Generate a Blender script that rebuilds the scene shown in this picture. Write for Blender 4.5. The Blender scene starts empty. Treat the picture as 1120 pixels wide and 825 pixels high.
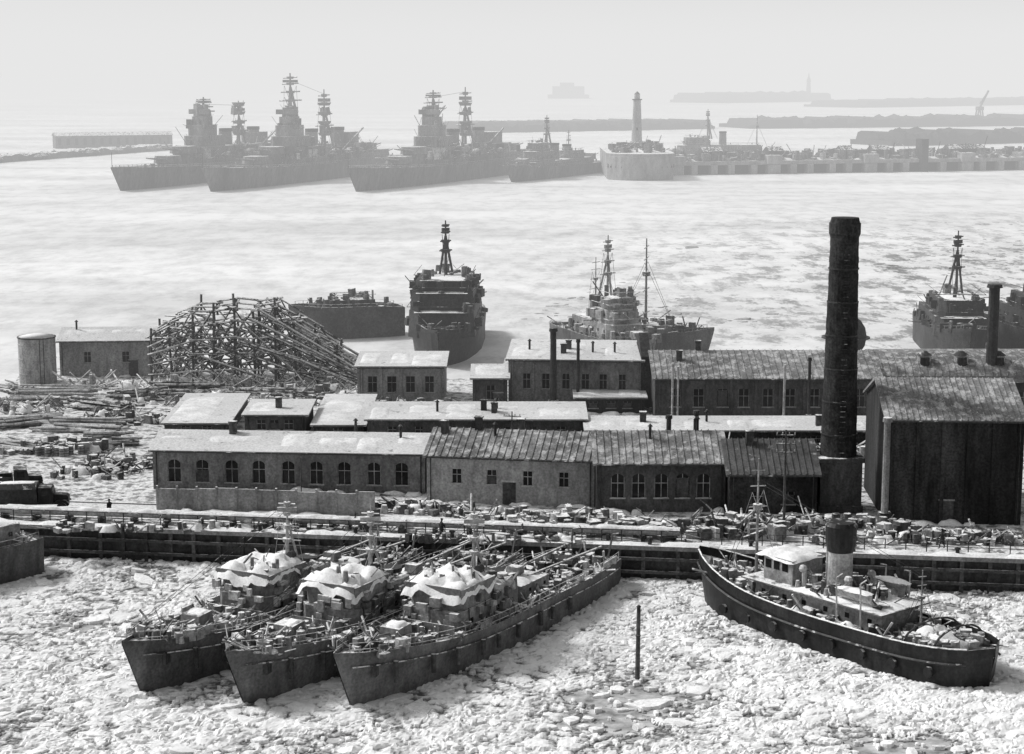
import bpy, math, random
from mathutils import Vector, Matrix, noise as MN
R=random.Random(7)
sc=bpy.context.scene
sc.view_settings.view_transform='Standard'
sc.view_settings.look='None'
sc.view_settings.exposure=0
F=2000.0; CZ=45.0; TH=math.atan(332.5/F); CT,ST=math.cos(TH),math.sin(TH)
# site survey: where a sight line from the lookout meets the level z
def G(u,v,z=0.0):
    a=(u-560)/F; b=(412.5-v)/F
    dy=CT+b*ST; dz=-ST+b*CT
    t=(z-CZ)/dz
    return Vector((a*t,dy*t,z))
def HZ(v,Y):
    b=(412.5-v)/F
    return CZ+Y*(-ST+b*CT)/(CT+b*ST)
ZG=3.2
# ------------------------------------------------------------ materials
def mk(name,c,var=.35,s=1.5,rough=.9,snow=0.0,snowc=.82,bump=0,stretch=1.0,big=.12,grain=.25):
    m=bpy.data.materials.new(name); m.use_nodes=True
    nt=m.node_tree; N=nt.nodes; L=nt.links; bs=N['Principled BSDF']
    bs.inputs['Roughness'].default_value=rough
    bs.inputs['Specular IOR Level'].default_value=.2
    g=N.new('ShaderNodeNewGeometry')
    mp=N.new('ShaderNodeMapping'); mp.inputs['Scale'].default_value=(1,1,stretch)
    L.new(g.outputs['Position'],mp.inputs['Vector'])
    def noise(sc_,det=3,src=mp.outputs[0]):
        n=N.new('ShaderNodeTexNoise'); n.inputs['Scale'].default_value=sc_; n.inputs['Detail'].default_value=det
        n.inputs['Roughness'].default_value=.68
        L.new(src,n.inputs['Vector']); return n.outputs[0]
    def M(op,a,b,c_=None):
        n=N.new('ShaderNodeMath'); n.operation=op
        for i,x in enumerate((a,b,c_)):
            if x is None: continue
            if isinstance(x,(int,float)): n.inputs[i].default_value=x
            else: L.new(x,n.inputs[i])
        return n.outputs[0]
    def MR(x,a,b,c_=0,d=1):
        n=N.new('ShaderNodeMapRange'); L.new(x,n.inputs[0])
        for i,q in enumerate((a,b,c_,d)): n.inputs[i+1].default_value=q
        return n.outputs[0]
    n1=noise(s); n2=noise(s*big,1)
    m1=M('MULTIPLY',MR(n1,.25,.75,1-var,1+var),MR(n2,.3,.7,1-var*.7,1+var*.7))
    base=M('MULTIPLY',m1,c)
    if snow>0:
        sp=N.new('ShaderNodeSeparateXYZ'); L.new(g.outputs['True Normal'],sp.inputs[0])
        fz=MR(sp.outputs[2],.3,.65)
        n3=noise(.9,3,g.outputs['Position'])
        t=.5+(.5-snow)*.55
        f=M('MULTIPLY',fz,MR(n3,t-.05,t+.07))
        sn=M('MULTIPLY',MR(n2,.3,.7,.86,1.04),snowc)
        base=M('ADD',base,M('MULTIPLY',f,M('SUBTRACT',sn,base)))
    if grain>0:
        n5=noise(4.5,1,g.outputs['Position'])
        base=M('MULTIPLY',base,MR(n5,.3,.7,1-grain,1+grain))
    base=M('MINIMUM',base,.9)
    L.new(base,bs.inputs['Base Color'])
    if bump>0:
        bp=N.new('ShaderNodeBump'); bp.inputs['Strength'].default_value=bump; bp.inputs['Distance'].default_value=.15
        L.new(n1,bp.inputs['Height']); L.new(bp.outputs[0],bs.inputs['Normal'])
    return m
SNOW=mk('snow_mat',.82,.12,1.2,grain=.12)
RSNOW=mk('roof_snow_mat',.7,.2,.9,grain=.14,big=.3)
ROOFS=mk('snowy_roof',.28,.3,1.0,snow=.8,snowc=.64,grain=.16)
ROOFR=mk('ribbed_metal_roof',.2,.4,1.2,snow=.42,snowc=.5)
ROOFD=mk('dark_ribbed_roof',.09,.4,1.2,snow=.2,snowc=.4)
BRICK=mk('brick_mid',.17,.45,2.2,snow=.5,stretch=.5)
BRICKD=mk('brick_dark',.07,.5,2.0,snow=.5,stretch=.5)
SOOT=mk('soot_brick',.03,.7,1.6,stretch=.6,grain=.4)
SHEDM=mk('shed_cladding',.035,.9,.6,snow=.3,stretch=.2,grain=.4)
PLAS=mk('plaster_wall',.26,.4,1.5,snow=.6,stretch=.4)
CONC=mk('concrete',.26,.4,1.3,snow=.8,stretch=.4)
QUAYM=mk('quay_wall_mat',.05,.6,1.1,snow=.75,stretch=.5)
TIM=mk('timber',.07,.5,2.0,snow=.55)
TIML=mk('timber_weathered',.22,.5,2.0,snow=.7)
MET=mk('dark_metal',.04,.5,2.0,rough=.6,snow=.3)
NAVY=mk('navy_grey',.17,.5,1.3,rough=.6,snow=.6,stretch=.5)
NAVYH=mk('navy_hull',.11,.5,.8,rough=.6,snow=.5,stretch=.35)
DECK=mk('snowy_deck',.12,.5,1.3,snow=.62,snowc=.75)
BLK=mk('black_hull',.022,.7,1.2,rough=.5,snow=.4,snowc=.5,stretch=.4)
GREYP=mk('light_grey_paint',.34,.4,1.5,rough=.6,snow=.7)
GLASS=mk('dark_glass',.015,.5,1.0,rough=.15,bump=0)
CLUT=mk('mixed_gear',.13,.85,.8,snow=.5)
CLUTL=mk('snowy_gear',.34,.6,.9,snow=.75)
ROCK=mk('mole_stone',.11,.4,.3,snow=.6)
FOREST=mk('far_shore_mat',.04,.5,.05,bump=0)
COAT=mk('dark_coat',.03,.3,3);SKIN=mk('skin_tone',.4,.1,3)
# ------------------------------------------------------------ mesh builder
class MB:
    def __init__(s): s.v=[]; s.f=[]
    def add(s,vs,fs):
        o=len(s.v); s.v+=[tuple(p) for p in vs]; s.f+=[tuple(i+o for i in f) for f in fs]
    def bx(s,x0,x1,y0,y1,z0,z1):
        s.add([(x0,y0,z0),(x1,y0,z0),(x1,y1,z0),(x0,y1,z0),(x0,y0,z1),(x1,y0,z1),(x1,y1,z1),(x0,y1,z1)],
              [(0,3,2,1),(4,5,6,7),(0,1,5,4),(1,2,6,5),(2,3,7,6),(3,0,4,7)])
    def rb(s,c,sz,rz=0,tx=0,ty=0):
        m=Matrix.Translation(c)@Matrix.Rotation(rz,4,'Z')@Matrix.Rotation(tx,4,'X')@Matrix.Rotation(ty,4,'Y')
        a,b,h=sz[0]/2,sz[1]/2,sz[2]/2
        s.add([m@Vector(p) for p in [(-a,-b,-h),(a,-b,-h),(a,b,-h),(-a,b,-h),(-a,-b,h),(a,-b,h),(a,b,h),(-a,b,h)]],
              [(0,3,2,1),(4,5,6,7),(0,1,5,4),(1,2,6,5),(2,3,7,6),(3,0,4,7)])
    def cyl(s,x,y,z0,z1,r0,r1=None,n=12):
        r1=r0 if r1 is None else r1
        a=[2*math.pi*i/n for i in range(n)]
        s.add([(x+r0*math.cos(t),y+r0*math.sin(t),z0) for t in a]+[(x+r1*math.cos(t),y+r1*math.sin(t),z1) for t in a],
              [(i,(i+1)%n,n+(i+1)%n,n+i) for i in range(n)]+[tuple(range(n-1,-1,-1)),tuple(range(n,2*n))])
    def rod(s,p,q,r,n=5,r1=None):
        p=Vector(p);q=Vector(q);d=q-p
        if d.length<1e-4:return
        r1=r if r1 is None else r1
        M_=d.to_track_quat('Z','Y').to_matrix()
        vs=[p+M_@Vector((r*math.cos(2*math.pi*i/n),r*math.sin(2*math.pi*i/n),0)) for i in range(n)]
        vs+=[q+M_@Vector((r1*math.cos(2*math.pi*i/n),r1*math.sin(2*math.pi*i/n),0)) for i in range(n)]
        s.add(vs,[(i,(i+1)%n,n+(i+1)%n,n+i) for i in range(n)]+[tuple(range(n-1,-1,-1)),tuple(range(n,2*n))])
    def extx(s,prof,x0,x1):
        n=len(prof)
        s.add([(x0,y,z) for y,z in prof]+[(x1,y,z) for y,z in prof],
              [(i,(i+1)%n,n+(i+1)%n,n+i) for i in range(n)]+[tuple(range(n-1,-1,-1)),tuple(range(n,2*n))])
    def exty(s,prof,y0,y1):
        n=len(prof)
        s.add([(x,y0,z) for x,z in prof]+[(x,y1,z) for x,z in prof],
              [(i,(i+1)%n,n+(i+1)%n,n+i) for i in range(n)]+[tuple(range(n-1,-1,-1)),tuple(range(n,2*n))])
    def extz(s,prof,z0,z1,k=1.0,cx=0,cy=0):
        n=len(prof)
        s.add([(x,y,z0) for x,y in prof]+[(cx+(x-cx)*k,cy+(y-cy)*k,z1) for x,y in prof],
              [(i,(i+1)%n,n+(i+1)%n,n+i) for i in range(n)]+[tuple(range(n-1,-1,-1)),tuple(range(n,2*n))])
    def ball(s,c,rx,ry,rz,n=8,j=0.0):
        vs=[];fs=[];m=n//2
        for i in range(m+1):
            for k in range(n):
                t=math.pi*i/m;p=2*math.pi*k/n;q=1+R.uniform(-j,j)
                vs.append((c[0]+rx*q*math.sin(t)*math.cos(p),c[1]+ry*q*math.sin(t)*math.sin(p),c[2]+rz*q*math.cos(t)))
        for i in range(m):
            for k in range(n): fs.append((i*n+k,(i+1)*n+k,(i+1)*n+(k+1)%n,i*n+(k+1)%n))
        s.add(vs,fs)
    def lump(s,x0,x1,y0,y1,z,h,nx=8,ny=8,rough=.5,droop=0):
        vs=[];fs=[];sd=R.uniform(0,99)
        for j in range(ny+1):
            for i in range(nx+1):
                a=i/nx;b=j/ny
                e=min(1,4.5*min(a,1-a))*min(1,4.5*min(b,1-b))
                X_=x0+(x1-x0)*a;Y_=y0+(y1-y0)*b
                q=.5+.9*MN.noise(Vector((X_*.75+sd,Y_*.75,sd)))+.5*MN.noise(Vector((X_*2.1+sd,Y_*2.1,sd)))
                q=min(1,max(0,q))
                z_=z+h*(e**.5)*(1-rough*q)-(0.02+droop*q if e==0 else 0)
                vs.append((X_+R.uniform(-.08,.08)*e,Y_+R.uniform(-.08,.08)*e,z_))
        for j in range(ny):
            for i in range(nx):
                o=j*(nx+1)+i; fs.append((o,o+1,o+nx+2,o+nx+1))
        s.add(vs,fs)
    def junk(s,x0,x1,y0,y1,zf,n,a=.2,b=.9,hh=1.0,rods=.4):
        for _ in range(n):
            x=R.uniform(x0,x1);y=R.uniform(y0,y1);z=zf(x) if callable(zf) else zf
            q=R.random()
            if q<rods:
                l=R.uniform(a*2,b*2.5);t=R.uniform(0,6.28);e=R.uniform(0,.8)
                s.rod((x,y,z),(x+l*math.cos(t)*math.cos(e),y+l*math.sin(t)*math.cos(e),z+.1+l*math.sin(e)*hh),R.uniform(.03,.08)*(1+b*.4),4)
            elif q<rods+.2:
                r=R.uniform(a,b)*.5;s.cyl(x,y,z-.05,z+R.uniform(a,b)*hh,r,r*R.uniform(.6,1),8)
            elif q<rods+.32:
                r=R.uniform(a,b)*.6;s.ball((x,y,z+r*.3),r,r*R.uniform(.7,1.3),r*.6,6,.2)
            else:
                h=R.uniform(a,b)*hh
                s.rb((x,y,z+h/2-.03),(R.uniform(a,b),R.uniform(a,b),h),R.uniform(0,3),R.gauss(0,.06),R.gauss(0,.06))
class Thing:
    def __init__(s,name,loc,rz=0): s.name=name;s.loc=Vector(loc);s.rz=rz;s.parts={}
    def p(s,n,m):
        if n not in s.parts: s.parts[n]=(MB(),m)
        return s.parts[n][0]
    def done(s,smooth=()):
        items=[(k,b,m) for k,(b,m) in s.parts.items() if b.v]
        single=len(items)==1; par=None
        if not single:
            par=bpy.data.objects.new(s.name,None); par.location=s.loc; par.rotation_euler=(0,0,s.rz)
            sc.collection.objects.link(par)
        for k,b,m in items:
            nm=s.name if single else k
            me=bpy.data.meshes.new(nm); me.from_pydata(b.v,[],b.f); me.materials.append(m); me.update()
            if k in smooth or 'snow' in k:
                for p_ in me.polygons:p_.use_smooth=True
            o=bpy.data.objects.new(nm,me); sc.collection.objects.link(o)
            if single: o.location=s.loc;o.rotation_euler=(0,0,s.rz)
            else: o.parent=par
        return par
def span(u0,v0,u1,v1,z=ZG):
    a=G(u0,v0,z);b=G(u1,v1,z);d=b-a
    return a,math.atan2(d.y,d.x),d.length
# ------------------------------------------------------------ buildings
def facade(T,wm,W,h,ops,arched=False,fm=None,t=.35):
    w=T.p('walls',wm)
    if not ops: w.bx(0,W,0,t,-.3,h);return
    gl=T.p('window_glass',GLASS);fr=T.p('window_frames',fm or TIML)
    z0,z1=ops[0][2],ops[0][3]
    w.bx(0,W,0,t,-.3,z0);w.bx(0,W,0,t,z1,h)
    x=0
    for xc,ww,_,_ in ops:
        w.bx(x,xc-ww/2,0,t,z0,z1);x=xc+ww/2
    w.bx(x,W,0,t,z0,z1)
    for xc,ww,_,_ in ops:
        a,b=xc-ww/2,xc+ww/2;r=ww/2
        gl.bx(a,b,.22,.26,z0,z1)
        if R.random()<.12: T.p('window_boards',TIM).bx(a,b,.1,.16,z0,z0+(z1-z0)*R.uniform(.5,1))
        fr.bx(xc-.03,xc+.03,.12,.2,z0,z1)
        zm=z0+(z1-z0)*.6
        fr.bx(a,xc-.04,.13,.19,zm-.03,zm+.03);fr.bx(xc+.04,b,.13,.19,zm-.03,zm+.03)
        fr.bx(a,a+.06,.1,.2,z0,z1);fr.bx(b-.06,b,.1,.2,z0,z1)
        fr.bx(a-.12,b+.12,-.1,-.003,z0-.12,z0)
        if arched:
            for sg in (-1,1):
                pts=[(xc+sg*r,z1)]+[(xc+sg*r*math.cos(q),z1-r*.8+r*.8*math.sin(q)) for q in [i*math.pi/12 for i in range(7)]]
                w.exty(pts,.002,t)
def house(name,u0,v0,u1,v1,ve,D,rh,roof,wm,rm,nwin=0,arched=False,ww=1.1,wz=(.35,.8),ribs=0,fm=None,stacks=0,hadd=0,margin=1.2,pil=0,door=None):
    loc,rz,W=span(u0,v0,u1,v1)
    h=HZ(ve,loc.y)-ZG+hadd
    T=Thing(name,loc,rz)
    ops=[]
    if nwin:
        for i in range(nwin):
            xc=margin+(W-2*margin)*(i+.5)/nwin+R.uniform(-.12,.12)
            ops.append((xc,ww,h*wz[0],h*wz[1]))
    facade(T,wm,W,h,ops,arched,fm)
    w=T.p('walls',wm);t=.35
    w.bx(0,t,t,D,-.3,h);w.bx(W-t,W,t,D,-.3,h);w.bx(t,W-t,D-t,D,-.3,h)
    rf=T.p('roof',rm);ov=.35
    if roof=='gable':
        prof=[(-ov,h-.1),(D/2,h+rh),(D+ov,h-.1),(D+ov,h+.12),(D/2,h+rh+.26),(-ov,h+.12)]
        g=[(0,h),(D,h),(D/2,h+rh-.05)]
        w.extx(g,.003,t);w.extx(g,W-t,W-.003)
        zf=lambda y:h+.12+(rh+.14)*(1-abs(y-D/2)/(D/2+ov))
    elif roof=='shed':
        prof=[(-ov,h-.02),(D+ov,h+rh),(D+ov,h+rh+.22),(-ov,h+.2)]
        g=[(0,h),(D,h),(D,h+rh-.1)]
        w.extx(g,.003,t);w.extx(g,W-t,W-.003)
        w.bx(t,W-t,D-t,D,h,h+rh-.15)
        zf=lambda y:h+.2+(rh+.02)*(y+ov)/(D+2*ov)
    else:
        pr=[(D/2-(D/2+ov)*math.cos(math.pi*i/12),h+rh*math.sin(math.pi*i/12)) for i in range(13)]
        prof=pr
        zf=lambda y:h+rh*math.sqrt(max(0,1-((y-D/2)/(D/2+ov))**2))
    rf.extx(prof,-ov,W+ov)
    if ribs:
        rb=T.p('roof_ribs',rm);x=0
        ys=[-ov,D/2] if roof=='gable' else ([-ov,D+ov] if roof=='shed' else [-ov+(D/2+ov)*(1-math.cos(math.pi/2*i/6)) for i in range(7)])
        while x<W:
            for k in range(len(ys)-1):
                a,b=ys[k],ys[k+1]
                rb.extx([(a,zf(a)),(b,zf(b)),(b,zf(b)+.09),(a,zf(a)+.09)],x,x+.1)
            x+=ribs*R.uniform(.94,1.06)
    else:
        x=.2;nn=T.p('roof_snow',RSNOW)
        while x<W-1.5:
            l=min(R.uniform(2,6),W-.2-x);y=R.uniform(0,D*.25);y2=(D/2 if roof=='gable' else D)*R.uniform(.6,.97)
            vs=[];fs=[];NX,NY=7,5
            for j in range(NY+1):
                for i in range(NX+1):
                    a=i/NX;b=j/NY;e=min(1,3*min(a,1-a))*min(1,3*min(b,1-b));yy=y+(y2-y)*b
                    vs.append((x+l*a,yy,zf(yy)+.01+(.14*R.uniform(.3,1) if e>0 else -.03)))
            for j in range(NY):
                for i in range(NX):
                    o=j*(NX+1)+i;fs.append((o,o+1,o+NX+2,o+NX+1))
            nn.add(vs,fs);x+=l+R.uniform(.1,2.6)
    T.p('gutter',MET).rod((0,-ov-.06,h-.02),(W,-ov-.06,h-.02),.07)
    for x in (0.4,W-.4): T.p('gutter',MET).rod((x,-.1,0),(x,-.1,h-.05),.06)
    x=0
    while x<W-1:
        l=R.uniform(1,4)
        if R.random()<.6:T.p('ground_snow',SNOW).lump(x,min(W,x+l),-R.uniform(.5,1.4),-.01,-.06,R.uniform(.2,.7),6,4,.6)
        x+=l
    if pil:
        for i in range(pil+1):
            x=.3+(W-.9)*i/pil;w.bx(x,x+.35,-.14,-.002,-.2,h-.15)
    if door:
        for xd in door:
            T.p('doors',TIM).bx(xd,xd+1.3,-.06,-.004,0,2.2)
            T.p('window_frames',fm or TIML).bx(xd-.1,xd+1.4,-.08,-.004,2.2,2.35)
    for i in range(stacks):
        x=R.uniform(1,W-1);y=R.uniform(D*.3,D*.6);z=zf(y)
        if R.random()<.5:
            T.p('chimney_pots',BRICKD).bx(x-.35,x+.35,y-.35,y+.35,z-.4,z+1.1);T.p('chimney_pots',BRICKD).bx(x-.42,x+.42,y-.42,y+.42,z+1.1,z+1.25)
        else:
            T.p('vent_pipes',MET).cyl(x,y,z-.3,z+1.2,.14,n=8);T.p('vent_pipes',MET).cyl(x,y,z+1.2,z+1.45,.28,.05,n=8)
    T.done();return loc,rz,W,h,zf
house('brick_workshop',168,535,465,540,493,9,1.1,'gable',BRICK,ROOFS,9,True,1.35,(.2,.78),stacks=3,margin=.8)
house('office_building',467,548,650,555,499,10,1.7,'gable',PLAS,ROOFR,4,False,1.0,(.42,.74),ribs=.7,stacks=4,fm=GREYP,door=[7.6])
house('annex_building',652,560,793,560,508,10,2.1,'gable',BRICKD,ROOFR,5,True,1.3,(.3,.8),ribs=.7,fm=GREYP,stacks=3,margin=1)
house('boiler_house',797,565,893,565,520,9,2.4,'gable',SOOT,ROOFD,2,False,1.2,(.3,.6),ribs=.6,stacks=1)
house('tall_dark_shed',968,572,1116,574,460,15,2.6,'gable',SHEDM,ROOFR,0,ribs=.55,pil=5,door=[5])
house('long_warehouse',716,458,962,458,415,14,2.3,'gable',BRICKD,ROOFR,9,False,1.3,(.3,.75),ribs=.8,stacks=2,pil=9)
l,rz,W,h,zf=house('barrel_roof_warehouse',964,455,1150,455,418,13,3.0,'barrel',SOOT,ROOFR,4,False,1.4,(.3,.7),ribs=.9)
T=Thing('roof_ventilator_row',l,rz)
for i in range(3):
    x=5.5+i*4.6;T.p('collars',GREYP).cyl(x,2.2,zf(2.2)-.6,zf(2.2)+.7,.85,n=14);T.p('hoods',MET).cyl(x,2.2,zf(2.2)+.7,zf(2.2)+1.2,1.0,.3,n=14)
    T.p('mouths',GLASS).cyl(x,1.6,zf(2.2)-.5,zf(2.2)+.5,.6,n=12)
T.done()
house('brick_office',556,445,702,447,394,10,1.0,'shed',BRICK,ROOFS,6,False,1.0,(.4,.72),stacks=5,pil=6)
T=Thing('gable_firewall',G(706,447,ZG),0);T.p('wall',SOOT).extx([(0,0),(10,0),(10,6.6),(5,9),(0,6.6)],-.6,.6);T.done()
house('plaster_storehouse',391,441,486,441,402,9,.5,'shed',PLAS,ROOFS,4,False,1.2,(.3,.75),margin=.6,pil=4)
house('small_dark_shed',517,449,555,449,415,7,.6,'shed',BRICKD,ROOFS,1,door=[2.6])
house('low_storage_shed',402,483,640,483,460,8,.5,'shed',BRICKD,ROOFS,7,False,1.2,(.3,.7),stacks=4,pil=8)
house('long_low_shed',642,490,960,490,472,6,.4,'shed',SOOT,ROOFS,8,False,1.3,(.3,.7),stacks=4)
house('low_storage_shed',180,476,250,476,464,16,.6,'shed',BRICKD,ROOFS,2)
house('low_storage_shed',268,478,335,478,455,8,.3,'shed',BRICKD,ROOFS,3,stacks=1)
house('low_storage_shed',343,480,398,480,466,17,.5,'shed',SOOT,ROOFS,1)
house('small_dark_shed',630,452,705,452,436,5,.4,'shed',SOOT,ROOFS,3)
house('storehouse',66,412,168,411,374,9,1.2,'gable',PLAS,ROOFS,2,False,1.0,(.4,.7),stacks=1,door=[9.5])
p=G(42,418,ZG);T=Thing('storage_tank',p)
T.p('shell',CONC).cyl(0,0,-.2,6.2,2.5,n=28);T.p('rim',MET).cyl(0,0,6.2,6.35,2.6,n=28);T.p('snow_cap',SNOW).cyl(0,0,6.35,6.7,2.4,.6,n=28)
for a in (0,2,4):T.p('shell',CONC).cyl(0,0,1.3+a,1.42+a,2.55,n=28)
T.p('ladder',MET).rod((1,-2.5,0),(1,-2.5,6.3),.05);T.p('ladder',MET).rod((1.5,-2.4,0),(1.5,-2.4,6.3),.05)
T.done()
# factory chimney
p=G(915,556,ZG);T=Thing('factory_chimney',p)
hc=HZ(238,p.y)-ZG;hb=HZ(497,p.y)-ZG
pl=T.p('plinth',BRICKD);pl.bx(-2,2,-2,2,-.3,hb-.4);pl.bx(-2.2,2.2,-2.2,2.2,hb-.4,hb)
pl.bx(-2.15,2.15,-2.15,2.15,-.2,.7)
sh=T.p('shaft',SOOT);n=24;levels=40
for i in range(levels):
    a=i/levels;b=(i+1)/levels;z0=hb+(hc-1.6-hb)*a;z1=hb+(hc-1.6-hb)*b;e=R.uniform(-.03,.03)
    sh.cyl(0,0,z0,z1,1.75-.42*a+e,1.75-.42*b+e,n)
    if i%6==3: T.p('iron_bands',MET).cyl(0,0,z1-.1,z1+.04,1.81-.42*b,n=n)
cp=T.p('crown',SOOT);cp.cyl(0,0,hc-1.9,hc-1.5,1.35,1.5,n);cp.cyl(0,0,hc-1.5,hc-.5,1.5,1.5,n);cp.cyl(0,0,hc-.5,hc,1.42,1.3,n)
for i in range(40):
    z=hb+i*.5
    if z<hc-2:T.p('ladder_rungs',MET).rod((-.25,-1.87+.42*(z-hb)/(hc-hb),z),(.25,-1.87+.42*(z-hb)/(hc-hb),z),.03,4)
T.done()
def stack(u,v,vt,r,m=MET,name='stove_pipe',z=ZG,cap=True):
    p=G(u,v,z);h=HZ(vt,p.y)-z;T=Thing(name,p)
    T.p('pipe',m).cyl(0,0,-.3,h,r,r*.9,10);T.p('base',BRICKD).bx(-r*1.6,r*1.6,-r*1.6,r*1.6,-.3,h*.12)
    if cap:T.p('cap',m).cyl(0,0,h-.3,h+.1,r*1.35,r*1.2,10)
    T.done()
stack(605,448,360,.42);stack(632,448,372,.22);stack(735,462,398,.14,GREYP);stack(741,462,402,.12,GREYP)
stack(857,462,400,.16,GREYP);stack(1082,452,312,.75);stack(967,574,458,.35,CONC);stack(731,500,455,.3);stack(761,503,450,.3)
stack(884,462,392,.2)
def pole(u,v,vt,r=.12,arms=2,name='utility_pole',z=ZG,m=TIM):
    p=G(u,v,z);h=HZ(vt,p.y)-z;T=Thing(name,p,R.uniform(-.3,.3));q=T.p('post',m);q.rod((0,0,-1),(0,0,h),r,7,r*.6)
    for i in range(arms):
        zz=h-.5-i*.8;T.p('crossarms',m).rod((-.9,0,zz),(.9,0,zz),.06,4)
        for x in (-.8,-.3,.3,.8):T.p('insulators',GREYP).cyl(x,0,zz+.05,zz+.25,.05,n=5)
    T.done()
pole(857,585,470,.15,3);pole(560,540,450,.1,1);pole(330,560,500,.08,0)
p=G(697,744,0);T=Thing('mooring_pile',p);h=HZ(664,p.y)
T.p('post',TIM).rod((0,0,-1),(.05,.02,h),.2,8,.15);T.p('iron_band',MET).cyl(0.03,0,h*.6,h*.62,.2,n=8);T.p('cap',MET).cyl(.05,.02,h,h+.12,.2,.1,8);T.done()
p=G(924,402,ZG);T=Thing('water_tower',p);zt=HZ(368,p.y)-ZG
T.p('tank',SOOT).ball((0,0,zt),3.0,3.0,3.2,16);T.p('catwalk',MET).cyl(0,0,zt-.2,zt-.05,3.5,n=16);T.p('roof_vent',MET).cyl(0,0,zt+2.8,zt+3.5,.4,.2,8)
for x in(-1.8,1.8):
    for y in(-1.8,1.8):T.p('legs',MET).rod((x*1.3,y*1.3,-.3),(x*.9,y*.9,zt-1),.16)
T.p('riser',MET).cyl(0,0,-.2,zt-2,.4,n=8);T.done()
# ------------------------------------------------------------ land and quay
qa=G(0,573,ZG);qb=G(1120,612,ZG);dq=(qb-qa).normalized()
q0=qa-dq*140;q1=qb+dq*160
nq=Vector((-dq.y,dq.x,0))
back=[(1500,392),(552,392),(546,414),(440,414),(432,402),(26,402),(8,432),(-60,462),(-500,480)]
bp=[G(u,v,ZG) for u,v in back]
T=Thing('ground',(0,0,0));g=T.p('ground',mk('trampled_snow_ground',.18,.6,.35,snow=.58,snowc=.72,bump=.5))
pts=[q0+nq*.6,q1+nq*.6]+bp;n=len(pts)
g.add([(q.x,q.y,ZG-.02) for q in pts]+[(q.x,q.y,-3) for q in pts],[tuple(range(n))]+[(i,i+n,(i+1)%n+n,(i+1)%n) for i in range(n)])
T.done()
LQ=(q1-q0).length;rq=math.atan2(dq.y,dq.x)
T=Thing('quay',(q0.x,q0.y,0),rq)
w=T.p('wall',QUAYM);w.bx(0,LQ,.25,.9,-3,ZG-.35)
T.p('coping',CONC).bx(0,LQ,-.1,1.3,ZG-.35,ZG+.04)
fd=T.p('fender_timbers',TIM);x=0
while x<LQ:
    fd.bx(x,x+.35,-.05,.248,-1,ZG-.36);x+=R.choice((2.2,2.4,3.1))
for z in (.7,1.9):T.p('walings',TIM).bx(0,LQ,-.2,-.052,z,z+.28)
x=3
while x<LQ:
    b=T.p('bollards',MET);b.cyl(x,.6,ZG+.04,ZG+.55,.2,.16,8);b.cyl(x,.6,ZG+.55,ZG+.7,.3,.25,8);x+=9
x=0
while x<LQ:
    l=R.uniform(2,6);T.p('snow_rim',SNOW).lump(x,x+l,0,1.25,ZG+.045,R.uniform(.08,.35),8,4);x+=l+R.uniform(0,1.5)
T.done()
T=Thing('quay_road',(q0.x,q0.y,0),rq);T.p('r',mk('quay_road_mat',.3,.35,.5,snow=.75,snowc=.72)).bx(0,LQ,3.4,9.2,ZG-.3,ZG+.006);T.done()
T=Thing('road_kerb',(q0.x,q0.y,0),rq);T.p('r',CONC).bx(0,LQ,9.2,9.45,ZG-.3,ZG+.13);T.done()
T=Thing('quay_pipeline',(q0.x,q0.y,0),rq)
for k,(y,z,r) in enumerate(((1.9,.9,.34),(2.7,.9,.26))):
    for a,b in((100,LQ-190),(LQ-120,LQ)):
        T.p('pipes',CONC).rod((a,y,ZG+z),(b,y,ZG+z),r,10)
        x=a
        while x<b:
            l=R.uniform(1.5,5);T.p('pipe_snow',SNOW).lump(x,min(b,x+l),y-r*.8,y+r*.8,ZG+z+r*.6,r*.8,6,4,.5);x+=l+R.uniform(0,2)
x=101
while x<LQ:
    if x<LQ-191 or x>LQ-119:T.p('trestles',TIM).bx(x,x+.25,1.5,3.1,ZG-.1,ZG+.6)
    x+=3.2
T.done()
T=Thing('wharf_railing',(q0.x,q0.y,0),rq);x=130
while x<LQ-150:
    T.p('posts',MET).rod((x,1.35,ZG),(x,1.35,ZG+1.1),.05,4)
    x+=1.8
for z in(.55,1.08):T.p('rails',MET).rod((130,1.35,ZG+z),(LQ-150,1.35,ZG+z),.035,4)
T.done()
loc,rz,W=span(172,560,410,566)
T=Thing('panel_fence',loc,rz);x=0
while x<W:
    l=1.95;T.p('panels',CONC).bx(x+.13,min(x+l,W),0,.12,.1+R.uniform(-.05,.05),2.35+R.uniform(-.15,.15));T.p('posts',CONC).bx(x-.05,x+.13,-.06,.18,-.2,2.6);x+=l
x=0
while x<W-1:
    l=R.uniform(1,5);T.p('snow',SNOW).lump(x,min(W,x+l),-1.2,-.01,-.05,R.uniform(.3,.9),8,5);x+=l
T.done()
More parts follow.
